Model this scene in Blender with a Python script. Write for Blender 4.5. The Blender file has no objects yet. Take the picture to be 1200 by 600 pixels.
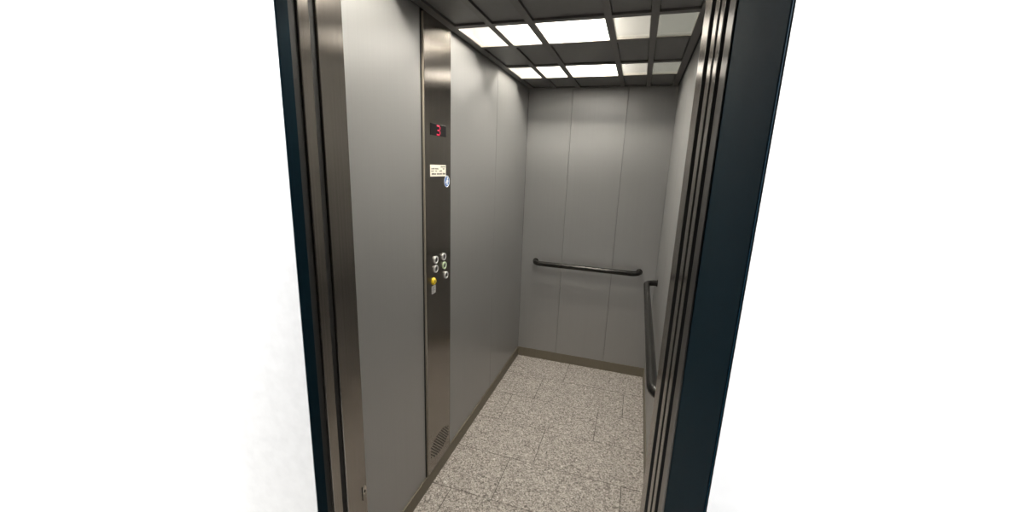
import bpy, bmesh, math, random
from mathutils import Matrix, Vector
random.seed(7)
SC = bpy.context.scene
COL = SC.collection

# ------------------------------------------------------------------ camera
CAM = Vector((0.8533, -3.0296, 1.5837))
def make_camera():
    y, p, r = math.radians(-17.1876), math.radians(-12.7676), math.radians(2.1696)
    fwd = Vector((math.sin(y) * math.cos(p), math.cos(y) * math.cos(p), math.sin(p)))
    rt = Vector((math.cos(y), -math.sin(y), 0)); up = rt.cross(fwd)
    r2 = rt * math.cos(r) + up * math.sin(r)
    u2 = -rt * math.sin(r) + up * math.cos(r)
    cd = bpy.data.cameras.new('camera'); c = bpy.data.objects.new('camera', cd); COL.objects.link(c)
    m = Matrix((r2, u2, -fwd)).transposed().to_4x4(); m.translation = CAM
    c.matrix_world = m
    cd.sensor_width = 36; cd.lens = 461.944 / 1200 * 36
    cd.clip_start = 0.02
    SC.camera = c
make_camera()

# ------------------------------------------------------------------ light and exposure
SC.view_settings.view_transform = 'Standard'
SC.view_settings.look = 'None'
SC.view_settings.gamma = 1
SC.view_settings.use_curve_mapping = False
SC.view_settings.exposure = 0.0
world = bpy.data.worlds.new('world'); SC.world = world
world.use_nodes = True
world.node_tree.nodes['Background'].inputs[0].default_value = (1, 0.96, 0.9, 1)
world.node_tree.nodes['Background'].inputs[1].default_value = 0.004
# strength of the five panels across one row of the cab ceiling (left to right)
PANEL_POWER = [1.1, 6.0, 9.5, 0.62, 0.33]        # glow of each diffuser
TUBE = 300                                        # fluorescent tube above the first three panels of a row
LAMP_TINT = (1.0, 0.960, 0.895)
def added_washer(loc, aim, watts, cone):                  # added unseen spots that brighten the landing walls to white
    l = bpy.data.lights.new('added_wall_spot', 'SPOT'); l.energy = watts; l.spot_size = math.radians(cone)
    l.spot_blend = 0.6; l.shadow_soft_size = 0.06
    o = bpy.data.objects.new('added_wall_spot', l); COL.objects.link(o); o.location = loc
    o.rotation_euler = (Vector(aim) - Vector(loc)).to_track_quat('-Z', 'Y').to_euler()
added_washer((-0.42, -2.62, 2.5), (-0.34, -2.27, 1.15), 190, 84)
added_washer((-1.25, -2.70, 2.5), (-1.15, -2.27, 1.00), 240, 95)
added_washer((-2.00, -2.80, 2.5), (-1.80, -2.27, 0.80), 260, 95)
added_washer((2.0, -2.95, 2.3), (1.15, -2.65, 1.4), 420, 70)

# ------------------------------------------------------------------ dimensions
W = 1.0421            # inside width of the cab
H = 2.15              # ceiling height
YF = -2.055           # front end of the cab walls
BB = 0.0754           # skirting height

# ------------------------------------------------------------------ materials
def mat(name):
    m = bpy.data.materials.new(name); m.use_nodes = True
    return m, m.node_tree.nodes, m.node_tree.links, m.node_tree.nodes['Principled BSDF']
def setp(b, **k):
    for n, v in k.items():
        n = {'base': 'Base Color', 'metal': 'Metallic', 'rough': 'Roughness', 'aniso': 'Anisotropic', 'coat': 'Coat Weight',
             'coat_rough': 'Coat Roughness', 'spec': 'Specular IOR Level', 'em': 'Emission Color', 'ems': 'Emission Strength'}[n]
        b.inputs[n].default_value = (*v, 1) if isinstance(v, tuple) else v
def plain(name, base, rough=0.5, metal=0.0, **k):
    m, n, l, b = mat(name); setp(b, base=base, rough=rough, metal=metal, **k)
    # faint unevenness of the surface
    t = n.new('ShaderNodeTexCoord'); no = n.new('ShaderNodeTexNoise'); no.inputs['Scale'].default_value = 35
    mx = n.new('ShaderNodeMix'); mx.data_type = 'RGBA'; mx.inputs[0].default_value = 0.5
    mx.inputs[6].default_value = (*[c * 0.93 for c in base], 1); mx.inputs[7].default_value = (*[min(1, c * 1.07) for c in base], 1)
    l.new(t.outputs['Object'], no.inputs['Vector']); l.new(no.outputs['Fac'], mx.inputs[0]); l.new(mx.outputs[2], b.inputs['Base Color'])
    return m
def brushed(name, base, rough, aniso, metal=1.0, contrast=0.12, streak=260, tangent_z=True):
    m, n, l, b = mat(name); setp(b, base=base, rough=rough, metal=metal, aniso=aniso)
    t = n.new('ShaderNodeTexCoord'); mp = n.new('ShaderNodeMapping'); no = n.new('ShaderNodeTexNoise')
    mp.inputs['Scale'].default_value = (streak, streak, 1.2)
    no.inputs['Scale'].default_value = 1.0; no.inputs['Detail'].default_value = 4
    rp = n.new('ShaderNodeMapRange'); rp.inputs[1].default_value = 0.3; rp.inputs[2].default_value = 0.7
    rp.inputs[3].default_value = 1 - contrast; rp.inputs[4].default_value = 1 + contrast
    mx = n.new('ShaderNodeVectorMath'); mx.operation = 'SCALE'; mx.inputs[0].default_value = base
    l.new(t.outputs['Object'], mp.inputs['Vector']); l.new(mp.outputs[0], no.inputs['Vector']); l.new(no.outputs['Fac'], rp.inputs[0])
    l.new(rp.outputs[0], mx.inputs['Scale']); l.new(mx.outputs[0], b.inputs['Base Color'])
    tg = n.new('ShaderNodeTangent'); tg.direction_type = 'RADIAL'; tg.axis = 'Z'
    l.new(tg.outputs[0], b.inputs['Tangent'])
    return m
M = {}
M['wall'] = brushed('grey satin wall panel', (0.353, 0.354, 0.354), 0.42, 0.30, metal=0.6, contrast=0.018, streak=160)
M['steel'] = brushed('brushed stainless steel', (0.31, 0.286, 0.26), 0.25, 0.9, contrast=0.10)
M['dark_steel'] = brushed('dark brushed steel', (0.18, 0.17, 0.158), 0.32, 0.9, contrast=0.10)
M['steel_edge'] = plain('polished steel edge', (0.62, 0.58, 0.52), 0.3, 1.0)
M['skirting'] = brushed('bronze grey skirting', (0.17, 0.15, 0.115), 0.5, 0.0, metal=0.3, contrast=0.08)
M['rail'] = plain('black bronze handrail', (0.020, 0.019, 0.0175), 0.24, 0.6)
M['grid'] = plain('dark grey ceiling grid', (0.10, 0.094, 0.09), 0.42, 0.2)
M['tile'] = plain('dark grey ceiling tile', (0.125, 0.123, 0.12), 0.45, 0.2)
M['dark'] = plain('dark void', (0.006, 0.006, 0.006), 0.8)
M['gap_black'] = plain('flat black', (0.012, 0.012, 0.012), 0.7)  # flat black, also standing in for shade in gaps and on leaf fronts
M['blue'] = plain('dark blue paint', (0.001, 0.011, 0.019), 0.65, spec=0.06)
M['plaster'] = plain('white plaster', (0.93, 0.93, 0.93), 0.9)
M['landing'] = plain('landing stone', (0.45, 0.44, 0.42), 0.6)
M['lit_edge'] = plain('beige lit plate edge', (0.36, 0.32, 0.265), 0.5, 0.4)  # beige puts lamp light into the colour of the plate side
M['chrome'] = plain('satin chrome', (0.78, 0.78, 0.79), 0.38, 0.55)
M['button_face'] = plain('dark button face', (0.10, 0.10, 0.105), 0.3, 0.8)
M['yellow'] = plain('yellow plastic', (0.85, 0.62, 0.03), 0.4)
M['green_ring'] = plain('pale green lit ring', (0.52, 0.62, 0.44), 0.4, em=(0.5, 0.75, 0.38), ems=0.07)
M['paper'] = plain('cream label', (0.80, 0.77, 0.67), 0.6)
M['grey_label'] = plain('grey label', (0.42, 0.42, 0.42), 0.6)
M['ink'] = plain('black ink', (0.035, 0.033, 0.03), 0.7)
M['screen'] = plain('black glass', (0.006, 0.006, 0.007), 0.12)
M['led'] = plain('red diode', (0.35, 0.0, 0.03), 0.4, em=(1.0, 0.015, 0.10), ems=0.5)
M['sticker_blue'] = plain('blue sticker', (0.03, 0.13, 0.42), 0.4)
M['sticker_white'] = plain('white sticker', (0.82, 0.84, 0.86), 0.5)
M['grout'] = plain('joint', (0.06, 0.052, 0.045), 0.9)
def granite():
    m, n, l, b = mat('speckled granite'); setp(b, rough=0.5, spec=0.35)
    t = n.new('ShaderNodeTexCoord')
    def vor(s):
        v = n.new('ShaderNodeTexVoronoi'); v.inputs['Scale'].default_value = s; v.inputs['Randomness'].default_value = 1
        l.new(t.outputs['Object'], v.inputs['Vector'])
        sx = n.new('ShaderNodeSeparateColor'); l.new(v.outputs['Color'], sx.inputs[0]); return sx.outputs[0]
    def ramp(src, stops):
        r = n.new('ShaderNodeValToRGB'); r.color_ramp.interpolation = 'CONSTANT'
        while len(r.color_ramp.elements) < len(stops): r.color_ramp.elements.new(0.5)
        for e, (p, c) in zip(r.color_ramp.elements, stops): e.position = p; e.color = (*c, 1)
        l.new(src, r.inputs[0]); return r.outputs[0]
    fine = ramp(vor(190), [(0, (0.090, 0.079, 0.071)), (0.22, (0.262, 0.235, 0.215)), (0.5, (0.410, 0.373, 0.343)), (0.76, (0.631, 0.594, 0.562))])
    big = ramp(vor(115), [(0, (0.164, 0.146, 0.133)), (0.25, (0.344, 0.312, 0.287)), (0.7, (0.492, 0.455, 0.425)), (0.985, (0.779, 0.763, 0.730))])
    mx = n.new('ShaderNodeMix'); mx.data_type = 'RGBA'; mx.inputs[0].default_value = 0.45
    l.new(fine, mx.inputs[6]); l.new(big, mx.inputs[7]); l.new(mx.outputs[2], b.inputs['Base Color'])
    return m
M['granite'] = granite()
def lamp_mat(k):
    m, n, l, b = mat('light diffuser ' + str(k))
    setp(b, base=(0.8, 0.79, 0.74), rough=0.35, em=LAMP_TINT if k < 3 else ((1.0, 0.95, 0.83) if k == 3 else (1.0, 1.0, 0.86)), ems=PANEL_POWER[k])
    b.inputs['Base Color'].default_value = (0.3, 0.3, 0.28, 1)
    tr = n.new('ShaderNodeBsdfTransparent'); tr.inputs[0].default_value = (0.92, 0.91, 0.88, 1)
    ad = n.new('ShaderNodeMixShader'); ad.inputs[0].default_value = 0.65
    l.new(b.outputs[0], ad.inputs[1]); l.new(tr.outputs[0], ad.inputs[2])
    l.new(ad.outputs[0], n['Material Output'].inputs['Surface'])
    return m
M['tube'] = plain('lit tube', (0.8, 0.8, 0.8), 0.5, em=LAMP_TINT, ems=TUBE)
M['trough'] = plain('lamp trough', (0.045, 0.044, 0.042), 0.6)
LAMP = [lamp_mat(k) for k in range(5)]

# ------------------------------------------------------------------ mesh helpers
def link(name, bm, m, parent=None, bevel=0.0, smooth=False):
    me = bpy.data.meshes.new(name); bmesh.ops.recalc_face_normals(bm, faces=bm.faces); bm.to_mesh(me); bm.free()
    me.materials.append(m)
    o = bpy.data.objects.new(name, me); COL.objects.link(o)
    if parent: o.parent = parent
    if smooth:
        for p in me.polygons: p.use_smooth = True
    if bevel:
        b = o.modifiers.new('bevel', 'BEVEL'); b.width = bevel; b.segments = 2; b.limit_method = 'ANGLE'
    return o
def box(bm, x0, x1, y0, y1, z0, z1):
    v = [bm.verts.new((x, y, z)) for x in (x0, x1) for y in (y0, y1) for z in (z0, z1)]
    for f in ((0, 1, 3, 2), (4, 6, 7, 5), (0, 4, 5, 1), (2, 3, 7, 6), (0, 2, 6, 4), (1, 5, 7, 3)):
        bm.faces.new([v[i] for i in f])
def boxes(name, bs, m, parent=None, bevel=0.0):
    bm = bmesh.new()
    for b in bs: box(bm, *b)
    return link(name, bm, m, parent, bevel)
def disc_x(bm, x0, x1, cy, cz, r, n=32, r1=None, rz=1.0):      # round plug on a wall that faces +x
    r1 = r if r1 is None else r1
    a = [bm.verts.new((x0, cy + r * math.cos(2 * math.pi * i / n), cz + rz * r * math.sin(2 * math.pi * i / n))) for i in range(n)]
    b = [bm.verts.new((x1, cy + r1 * math.cos(2 * math.pi * i / n), cz + rz * r1 * math.sin(2 * math.pi * i / n))) for i in range(n)]
    bm.faces.new(a); bm.faces.new(b)
    for i in range(n): bm.faces.new((a[i], a[(i + 1) % n], b[(i + 1) % n], b[i]))
def ring_x(bm, x0, x1, cy, cz, ro, ri, n=40):
    def c(x, r): return [bm.verts.new((x, cy + r * math.cos(2 * math.pi * i / n), cz + r * math.sin(2 * math.pi * i / n))) for i in range(n)]
    rings = [c(x0, ro), c(x1 - 0.001, ro), c(x1, ro - 0.0012), c(x1, ri + 0.001), c(x1 - 0.001, ri), c(x0, ri)]
    for k in range(6):
        p, q = rings[k], rings[(k + 1) % 6]
        for i in range(n): bm.faces.new((p[i], p[(i + 1) % n], q[(i + 1) % n], q[i]))
def poly_x(bm, x0, x1, pts):                                    # flat shape on a wall that faces +x, pts = (y, z)
    a = [bm.verts.new((x0, *p)) for p in pts]; b = [bm.verts.new((x1, *p)) for p in pts]
    bm.faces.new(a); bm.faces.new(b)
    for i in range(len(pts)): j = (i + 1) % len(pts); bm.faces.new((a[i], a[j], b[j], b[i]))
def structure(o, label=None, cat=None):
    o['kind'] = 'structure'
    if label: o['label'] = label
    if cat: o['category'] = cat
    return o
def thing(name, label, cat, loc=(0, 0, 0), group=None):
    o = bpy.data.objects.new(name, None); COL.objects.link(o); o.location = loc; o.empty_display_size = 0.1
    o['label'] = label; o['category'] = cat
    if group: o['group'] = group
    return o

# ------------------------------------------------------------------ the cab shell
# granite floor: rows 0.302 deep, slabs 0.6 long, each row shifted
bm = bmesh.new(); shift = [0.455, 0.303, 0.147, 0.455, 0.324, 0.11, 0.40]; g = 0.0016
for r in range(7):
    y1 = -0.302 * r; y0 = max(y1 - 0.302, YF)
    xs = sorted(x for x in [shift[r] + 0.6 * k for k in range(-1, 3)] if 0.01 < x < W - 0.01)
    xs = [0.0] + xs + [W]
    for a, b in zip(xs[:-1], xs[1:]):
        if y1 - y0 > 0.01: box(bm, a + g, b - g, y0 + g, y1 - g, -0.02, 0.0)
fl = structure(link('floor', bm, M['granite'], None, 0.0006), 'pale speckled granite slab floor of the lift cab', 'floor')
structure(boxes('floor_bed', [(-0.02, W + 0.02, YF, 0.02, -0.05, -0.0012)], M['grout'], fl))

T = 0.02; SEAM = 0.0016; TOP = H + 0.03
def panels(name, rects, back, label):
    o = boxes(name, rects, M['wall'], None, 0.0015)
    structure(o, label, 'wall')
    boxes('backing', back, M['dark'], o)
    return o
CP0, CP1 = -1.5627, -1.3199                     # control panel edges
panels('wall_left', [(-T, 0, YF, CP0 - 0.004, BB - .01, TOP), (-T, 0, CP1 + 0.002, -0.6823 - SEAM / 2, BB - .01, TOP), (-T, 0, -0.6823 + SEAM / 2, -0.001, BB - .01, TOP)],
       [(-0.04, -T, YF, 0.02, -0.05, TOP)], 'grey satin side wall with the tall steel control strip')
panels('wall_back', [(0, 0.3318 - SEAM / 2, 0, T, BB - .01, TOP), (0.3318 + SEAM / 2, 0.7216 - SEAM / 2, 0, T, BB - .01, TOP), (0.7216 + SEAM / 2, W, 0, T, BB - .01, TOP)],
       [(-0.04, W + 0.04, T, 0.04, -0.05, TOP)], 'grey end wall of three panels with the horizontal handrail')
panels('wall_right', [(W, W + T, YF, -1.365 - SEAM / 2, BB - .01, TOP), (W, W + T, -1.365 + SEAM / 2, -0.6823 - SEAM / 2, BB - .01, TOP), (W, W + T, -0.6823 + SEAM / 2, -0.001, BB - .01, TOP)],
       [(W + T, W + 0.04, YF, 0.02, -0.05, TOP)], 'grey side wall seen edge-on with the handrail running to the door')
SK = 0.007
structure(boxes('baseboard_left', [(-0.005, SK, YF, -0.0, 0.0, BB)], M['skirting'], None, 0.001), 'bronze skirting under the control strip wall', 'skirting')
structure(boxes('baseboard_back', [(SK, W - SK, -SK, 0.005, 0.0, BB)], M['skirting'], None, 0.001), 'bronze skirting along the end wall', 'skirting')
structure(boxes('baseboard_right', [(W - SK, W + 0.005, YF, 0.0, 0.0, BB)], M['skirting'], None, 0.001), 'bronze skirting beside the retracted door panels', 'skirting')

# ------------------------------------------------------------------ ceiling raster
XC = [(0.0451, 0.1865), (0.2131, 0.3547), (0.3859, 0.6649), (0.6929, 0.8332), (0.8611, 1.0004)]
YR = [(-0.3255, -0.035, False), (-0.638, -0.3555, True), (-1.0285, -0.668, False), (-1.330, -1.0585, True), (-1.730, -1.360, False), (-2.025, -1.760, True)]
# the bars: everything that is not an opening
xs = [0.010] + [v for c in XC for v in c] + [W - 0.010]
ys = [-0.012]
for a, b, _ in YR: ys += [b, a]
ys += [YF]
bm = bmesh.new()
for i in range(0, len(xs), 2): box(bm, xs[i], xs[i + 1], ys[-1], ys[0], H, H + 0.022)
for j in range(0, len(ys), 2):
    for i in range(1, len(xs) - 1, 2): box(bm, xs[i], xs[i + 1], ys[j + 1], ys[j], H, H + 0.022)
bmesh.ops.remove_doubles(bm, verts=bm.verts, dist=1e-5)
# drop the inner faces left where bars meet
seen = {}
for f in list(bm.faces):
    k = tuple(round(c, 4) for c in f.calc_center_median()); seen.setdefault(k, []).append(f)
bmesh.ops.delete(bm, geom=[f for fs in seen.values() if len(fs) > 1 for f in fs], context='FACES')
ceil = structure(link('ceiling', bm, M['grid'], None, 0.0), 'dark grey lift ceiling raster holding tiles and light panels', 'ceiling')
TZ = 0.115                                        # height of the tubes over the ceiling face
bs = [(-0.04, W + 0.04, YF, 0.04, H + 0.17, H + 0.19)]
for a, b, lit in YR:
    if lit: bs += [(0.0, W, a - 0.012, a, H + 0.02, H + 0.17), (0.0, W, b, b + 0.012, H + 0.02, H + 0.17)]
    else: bs += [(0.0, W, a - 0.01, b + 0.01, H + 0.022, H + 0.03)]
bs += [(-0.04, 0.0, YF, 0.04, H + 0.03, H + 0.17), (W, W + 0.04, YF, 0.04, H + 0.03, H + 0.17), (0, W, 0, 0.04, H + 0.03, H + 0.17)]
boxes('gap_black', [(0, 0.013, YF, 0, H + 0.005, H + 0.021), (W - 0.013, W, YF, 0, H + 0.005, H + 0.021), (0.013, W - 0.013, -0.014, 0, H + 0.005, H + 0.021)], M['gap_black'], ceil)  # added black strips: stop trough light leaking, give the edge a dark line
boxes('lamp_trough', bs, M['trough'], ceil)
for a, b, lit in YR:
    if lit: continue
    for x0, x1 in XC:
        boxes('ceiling_tile', [(x0 + 0.003, x1 - 0.003, a + 0.003, b - 0.003, H + 0.008, H + 0.02)], M['tile'], ceil)
ROWN = ['far row nearest the end wall', 'middle row', 'row above the doorway']
COLN = ['small light panel against the control strip side', 'small bright light panel second from the control strip side', 'wide bright light panel',
        'small cream light panel beside the wide one', 'small dim greenish light panel at the handrail side']
for k, (a, b, lit) in enumerate([r for r in YR if r[2]]):
    for q, (x0, x1) in enumerate(XC):
        t = thing('ceiling_light', '%s, %s' % (COLN[q], ROWN[k]), 'light panel', ((x0 + x1) / 2, (a + b) / 2, H), 'light panels in the lift ceiling')
        hx, hy = (x1 - x0) / 2, (b - a) / 2
        boxes('diffuser', [(-hx + 0.002, hx - 0.002, -hy + 0.002, hy - 0.002, 0.006, 0.014)], LAMP[q], t, 0.001)
        if q == 2:
            tb = boxes('tube', [(0.07 - t.location.x, 0.67 - t.location.x, -0.034, 0.034, TZ - 0.012, TZ + 0.012)], M['tube'], t, 0.010)
            for e in (0.055, 0.67): boxes('tube_cap', [(e - t.location.x, e + 0.015 - t.location.x, -0.035, 0.035, TZ - 0.013, TZ + 0.013)], M['steel_edge'], t, 0.002)
        boxes('rim', [(-hx, -hx + 0.002, -hy, hy, 0.002, 0.016), (hx - 0.002, hx, -hy, hy, 0.002, 0.016), (-hx, hx, -hy, -hy + 0.002, 0.002, 0.016), (-hx, hx, hy - 0.002, hy, 0.002, 0.016)], M['steel_edge'], t)

# ------------------------------------------------------------------ entrance: posts, sliding doors, landing portal
ZT = 2.11
def post(name, bs, m, label, bevel=0.0015):
    return structure(boxes(name, bs, m, None, bevel), label, 'door frame')
p = post('trim_1', [(-0.04, 0.05, -2.148, -2.055, 0, ZT)], M['steel'], 'brushed steel entrance post with keyhole before the grey side wall', 0.002)
bm = bmesh.new(); disc_x(bm, 0.05, 0.0515, -2.068, 0.467, 0.010, 24, 0.009, 1.7); lk = link('lock_escutcheon', bm, M['steel_edge'], p)
bm = bmesh.new(); disc_x(bm, 0.0515, 0.0522, -2.068, 0.462, 0.0048, 20, 0.0046, 1.3); box(bm, 0.0505, 0.052, -2.0795, -2.0782, 0.432, 0.487); link('keyhole', bm, M['dark'], lk)
post('trim_2', [(-0.04, 0.05, -2.206, -2.172, 0, ZT)], M['steel'], 'narrow steel landing jamb strip left of the entrance post')
post('trim_3', [(-0.04, 0.043, -2.172, -2.148, 0, ZT)], M['gap_black'], 'black strip for the dark gap between steel post and landing jamb')  # black strip stands in for the shade inside the gap
post('trim_4', [(-0.04, 0.043, -2.232, -2.206, 0, ZT)], M['gap_black'], 'black strip beside the dark landing frame edge')  # plain black strip
post('trim_5', [(0.047, 0.05, -2.268, -2.233, 0, ZT)], M['blue'], 'dark blue landing frame edge next to the white wall')
post('trim_6', [(0.946, W + 0.06, -2.158, -2.055, 0, ZT)], M['steel'], 'brushed steel entrance post beside the handrail wall', 0.002)
structure(boxes('trim_13', [(0.9465, 1.0, -2.162, -2.158, 0, ZT)], M['gap_black'], None), 'added black strip for the shade on the entrance post by the door leaves', 'door frame')  # darkens the post front the way shade would
def leaf(name, y0, y1, x0, label):
    d = structure(boxes(name, [(x0, x0 + 0.48, y0, y1, 0.008, 2.07)], M['steel'], None, 0.003), label, 'door')
    boxes('leaf_shade_strip', [(x0 + 0.0003, x0 + 0.035, y0 - 0.004, y0, 0.01, 2.07)], M['gap_black'], d)  # added black strip puts shade on the front of the leaf
    return d
leaf('door_1', -2.258, -2.212, 0.947, 'retracted cab door leaf, seen by its steel edge nearest the cab post')
leaf('door_2', -2.322, -2.284, 0.947, 'second retracted door leaf, seen by its steel edge before the wide black gap')
post('trim_7', [(0.946, 1.25, -2.42, -2.372, 0, ZT)], M['dark_steel'], 'steel landing jamb strip next to the dark blue reveal')
post('trim_8', [(1.02, 1.45, -2.372, -2.158, 0, ZT)], M['gap_black'], 'black door pocket behind the retracted door leaves')
structure(boxes('trim_9', [(-0.04, W + 0.2, -2.65, -2.055, ZT, ZT + 0.1)], M['steel'], None), 'steel header over the lift entrance', 'door frame')
structure(boxes('trim_10', [(-0.04, W + 0.2, -2.18, -2.057, -0.05, -0.001)], M['steel_edge'], None), 'metal door sill of the cab', 'door sill')
structure(boxes('trim_11', [(-0.04, W + 0.2, -2.42, -2.185, -0.05, -0.001)], M['steel_edge'], None), 'metal door sill of the landing', 'door sill')
rv = structure(boxes('trim_12', [(0.949, 0.951, -2.65, -2.42, 0, ZT)], M['blue'], None, 0.001), 'dark blue painted reveal panel of the landing portal', 'door frame')
# landing: white walls and floor outside the cab
structure(boxes('wall_front_left', [(-3.2, 0.046, -2.268, -2.235, 0, 2.8)], M['plaster'], None), 'white landing wall beside the dark blue frame edge', 'wall')
structure(boxes('wall_front_right', [(0.952, 3.0, -2.65, -2.422, 0, 2.8)], M['plaster'], None), 'white landing wall beside the dark blue reveal', 'wall')
structure(boxes('floor_landing', [(-3.2, 3.0, -4.6, -2.425, -0.05, 0), (-3.2, 0.0, -2.425, -2.268, -0.05, 0)], M['landing'], None), 'dark stone landing floor in front of the lift', 'floor')

# ------------------------------------------------------------------ control strip
CX = 0.0                                          # all parts are in cab coordinates under one root
cp = thing('control_panel', 'tall brushed steel control strip with red floor display and buttons', 'control panel', (0, 0, 0))
PX = 0.010
face = boxes('face_plate', [(-0.01, PX, CP0 + 0.0076, CP1 - 0.002, BB + 0.001, H + 0.02)], M['steel'], cp, 0.002)
boxes('shadow_gap', [(-0.012, 0.0015, CP0 - 0.004, CP0 + 0.004, BB + 0.001, H + 0.02), (-0.012, 0.001, CP1 - 0.002, CP1 + 0.002, BB + 0.001, H + 0.02)], M['gap_black'], cp)
boxes('lit_edge', [(0.0, PX - 0.001, CP0 + 0.0035, CP0 + 0.0075, BB + 0.001, H - 0.004)], M['lit_edge'], cp, 0.0008)  # added lighter strip, so the plate side looks lit
# floor display with its red 3
DY0, DY1, DZ0, DZ1 = -1.511, -1.372, 1.7005, 1.7475
dsp = boxes('floor_display', [(PX - 0.001, PX + 0.0015, DY0, DY1, DZ0, DZ1)], M['screen'], cp, 0.0006)
dsp['label'] = 'black display window with a red 3'
bm = bmesh.new(); rows = ['11110', '00001', '00001', '01110', '00001', '00001', '11110']
px, pz = 0.0064, 0.0060
for r, row in enumerate(rows):
    for c, ch in enumerate(row):
        if ch == '1':
            yy = -1.4585 + c * px; zz = DZ1 - 0.0035 - (r + 0.5) * pz
            box(bm, PX + 0.001, PX + 0.0021, yy, yy + px * 0.92, zz - pz * .46, zz + pz * .46)
link('digit', bm, M['led'], dsp)
# paper notice, its lines unreadable in the photograph
NY0, NY1, NZ0, NZ1 = -1.5155, -1.373, 1.530, 1.579
nt = boxes('notice', [(PX - 0.0005, PX + 0.0008, NY0, NY1, NZ0, NZ1)], M['paper'], cp)
nt['label'] = 'small cream notice with dark lines of print'
bm = bmesh.new()
def words(z, h, spans):
    for a, b in spans:
        x = a
        while x < b:
            w = random.uniform(0.0022, 0.0042); hh = h * random.choice((0.7, 0.75, 1.0))
            box(bm, PX + 0.0005, PX + 0.0011, NY0 + x, NY0 + min(x + w, b), NZ0 + z, NZ0 + z + hh); x += w + 0.0011
words(0.0385, 0.0055, [(0.092, 0.137)])
words(0.0300, 0.0055, [(0.008, 0.038), (0.044, 0.072), (0.112, 0.130)])
words(0.0210, 0.0050, [(0.008, 0.030), (0.045, 0.058), (0.080, 0.104)])
words(0.0075, 0.0075, [(0.012, 0.050), (0.058, 0.104), (0.110, 0.136)])
link('print', bm, M['ink'], nt)
# round blue sticker with a white figure
sy, sz, sr = -1.3625, 1.5065, 0.0262
bm = bmesh.new(); disc_x(bm, PX - 0.0005, PX + 0.0008, sy, sz, sr, 40); st = link('sticker', bm, M['sticker_blue'], cp)
st['label'] = 'round blue sticker with a white figure'
bm = bmesh.new(); n = 40
ring_x(bm, PX + 0.0006, PX + 0.0022, sy, sz, sr * 0.99, sr * 0.90)
disc_x(bm, PX + 0.0006, PX + 0.0012, sy + 0.006, sz + 0.0135, 0.0058, 20)
poly_x(bm, PX + 0.0006, PX + 0.0012, [(sy - 0.002, sz + 0.008), (sy + 0.012, sz + 0.007), (sy + 0.015, sz - 0.004), (sy + 0.008, sz - 0.005), (sy + 0.007, sz - 0.017), (sy - 0.001, sz - 0.018), (sy - 0.002, sz - 0.006), (sy - 0.012, sz - 0.010), (sy - 0.013, sz - 0.006)])
link('pictogram', bm, M['sticker_white'], st)
# buttons
def button(cy, cz, ring, cap, name='button', label=None, r=0.0175):
    bm = bmesh.new(); ring_x(bm, PX, PX + 0.006, cy, cz, r, r * 0.66)
    o = link(name, bm, ring, cp, smooth=False)
    if label: o['label'] = label
    bm = bmesh.new(); disc_x(bm, PX, PX + 0.0042, cy, cz, r * 0.67, 32, r * 0.60); link('button_cap', bm, cap, o)
    return o
for cy, cz in ((-1.473, 1.159), (-1.474, 1.117), (-1.396, 1.158)): button(cy, cz, M['chrome'], M['button_face'])
button(-1.391, 1.115, M['green_ring'], M['button_face'], label='button with a pale green ring')
button(-1.373, 1.063, M['chrome'], M['ink'], 'key_switch', 'chrome ring with a black centre')
bm = bmesh.new(); disc_x(bm, PX, PX + 0.004, -1.494, 1.064, 0.018, 32, 0.017); disc_x(bm, PX + 0.004, PX + 0.008, -1.494, 1.064, 0.0145, 32, 0.0125)
ab = link('alarm_button', bm, M['yellow'], cp, 0); ab['label'] = 'yellow alarm button'
# the bell drawn on it
bm = bmesh.new()
def bell(k): return (-1.494 + k[0] * 0.0072, 1.064 + k[1] * 0.0072)
poly_x(bm, PX + 0.0078, PX + 0.0085, [bell(k) for k in ((-1, -0.7), (-0.6, -0.3), (-0.5, 0.4), (0, 0.95), (0.5, 0.4), (0.6, -0.3), (1, -0.7))])
link('bell_symbol', bm, M['ink'], ab)
tl = boxes('tactile_label', [(PX - 0.0005, PX + 0.001, -1.5115, -1.4755, 1.006, 1.043)], M['grey_label'], cp)
bm = bmesh.new()
for r in range(4): box(bm, PX + 0.0005, PX + 0.0014, -1.506, -1.506 + (0.025, 0.018, 0.025, 0.012)[r], 1.0345 - r * 0.007, 1.0365 - r * 0.007)
link('print', bm, M['ink'], tl)
# perforated grille near the foot
bm = bmesh.new(); gy, gz = -1.437, 0.188
for r in range(-6, 7):
    for c in range(-12, 13):
        yy = c * 0.0165 * 0.5 * 1.0; zz = r * 0.0088
        if (r + c) % 2: continue
        if abs(yy) > 0.098 or abs(yy) * 0.38 + abs(zz) > 0.066: continue
        disc_x(bm, PX - 0.001, PX + 0.0003, gy + yy, gz + zz, 0.0042, 8)
link('speaker_grille', bm, M['dark'], cp)['label'] = 'perforated speaker grille of small dark holes'

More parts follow.
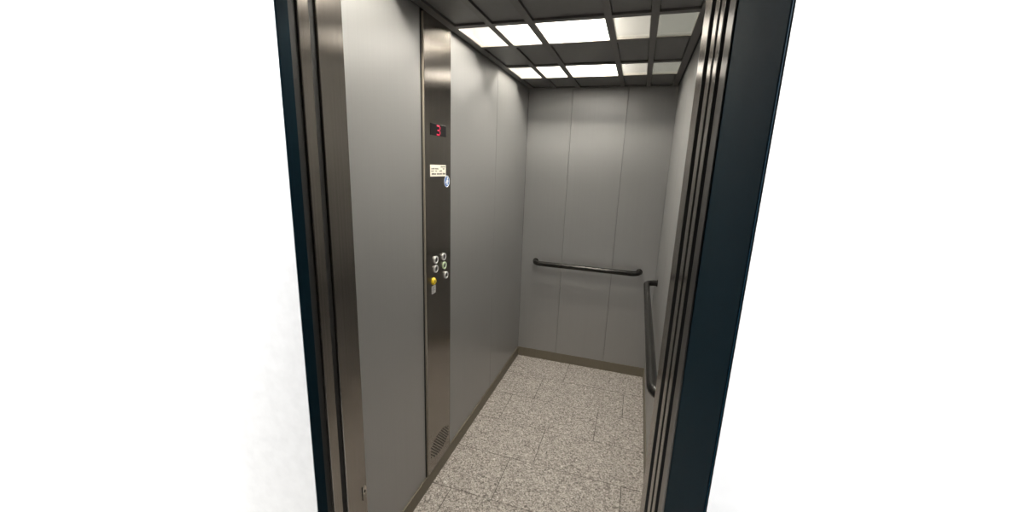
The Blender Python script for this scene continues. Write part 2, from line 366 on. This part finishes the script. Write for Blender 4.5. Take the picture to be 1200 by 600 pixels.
# ------------------------------------------------------------------ handrails
def rail(name, pts, label, flat):
    # pts: wall point, bend, bend, wall point; rounded bends
    R = 0.066; r = 0.0195
    P = [Vector(q) for q in pts]; path = [P[0]]
    for i in (1, 2):
        a = (P[i - 1] - P[i]).normalized(); b = (P[i + 1] - P[i]).normalized()
        s, e, c = P[i] + a * R, P[i] + b * R, P[i] + (a + b) * R
        for k in range(13):
            t = math.pi / 2 * k / 12
            path.append(c - b * R * math.cos(t) - a * R * math.sin(t))
    path.append(P[3])
    root = thing(name, label, 'handrail', (P[0] + P[3]) / 2)
    off = Vector(root.location); bm = bmesh.new(); prev = None; N = 24; U = Vector((0, 0, 1))
    for i, q in enumerate(path):
        d = (path[min(i + 1, len(path) - 1)] - path[max(i - 1, 0)]).normalized(); s = d.cross(U).normalized()
        ring = [bm.verts.new(q - off + (s * math.cos(2 * math.pi * k / N) + U * math.sin(2 * math.pi * k / N)) * r) for k in range(N)]
        if prev:
            for k in range(N): bm.faces.new((prev[k], prev[(k + 1) % N], ring[(k + 1) % N], ring[k]))
        else: bm.faces.new(ring)
        prev = ring
    bm.faces.new(prev)
    link('rail_tube', bm, M['rail'], root, smooth=True)
    for q, q2 in ((P[0], P[1]), (P[3], P[2])):
        d = (q2 - q).normalized(); s = d.cross(U).normalized(); bm = bmesh.new(); rings = []
        for h, rr in ((0.0, 0.024), (0.004, 0.024), (0.0055, 0.0225), (0.0055, 0.019)):
            rings.append([bm.verts.new(q - off + d * h + (s * math.cos(2 * math.pi * k / N) + U * math.sin(2 * math.pi * k / N)) * rr) for k in range(N)])
        for a, b in zip(rings[:-1], rings[1:]):
            for k in range(N): bm.faces.new((a[k], a[(k + 1) % N], b[(k + 1) % N], b[k]))
        bm.faces.new(rings[0]); bm.faces.new(rings[-1])
        link('wall_flange', bm, M['rail'], root)
RZ = 0.846
rail('handrail', [(0.120, 0, RZ), (0.120, -0.075, RZ), (0.922, -0.075, RZ), (0.922, 0, RZ)], 'black tubular handrail across the grey end wall', False)
rail('handrail', [(W, -0.27, RZ), (W - 0.072, -0.27, RZ), (W - 0.072, -1.74, RZ), (W, -1.74, RZ)], 'black tubular handrail along the side wall toward the steel post', False)
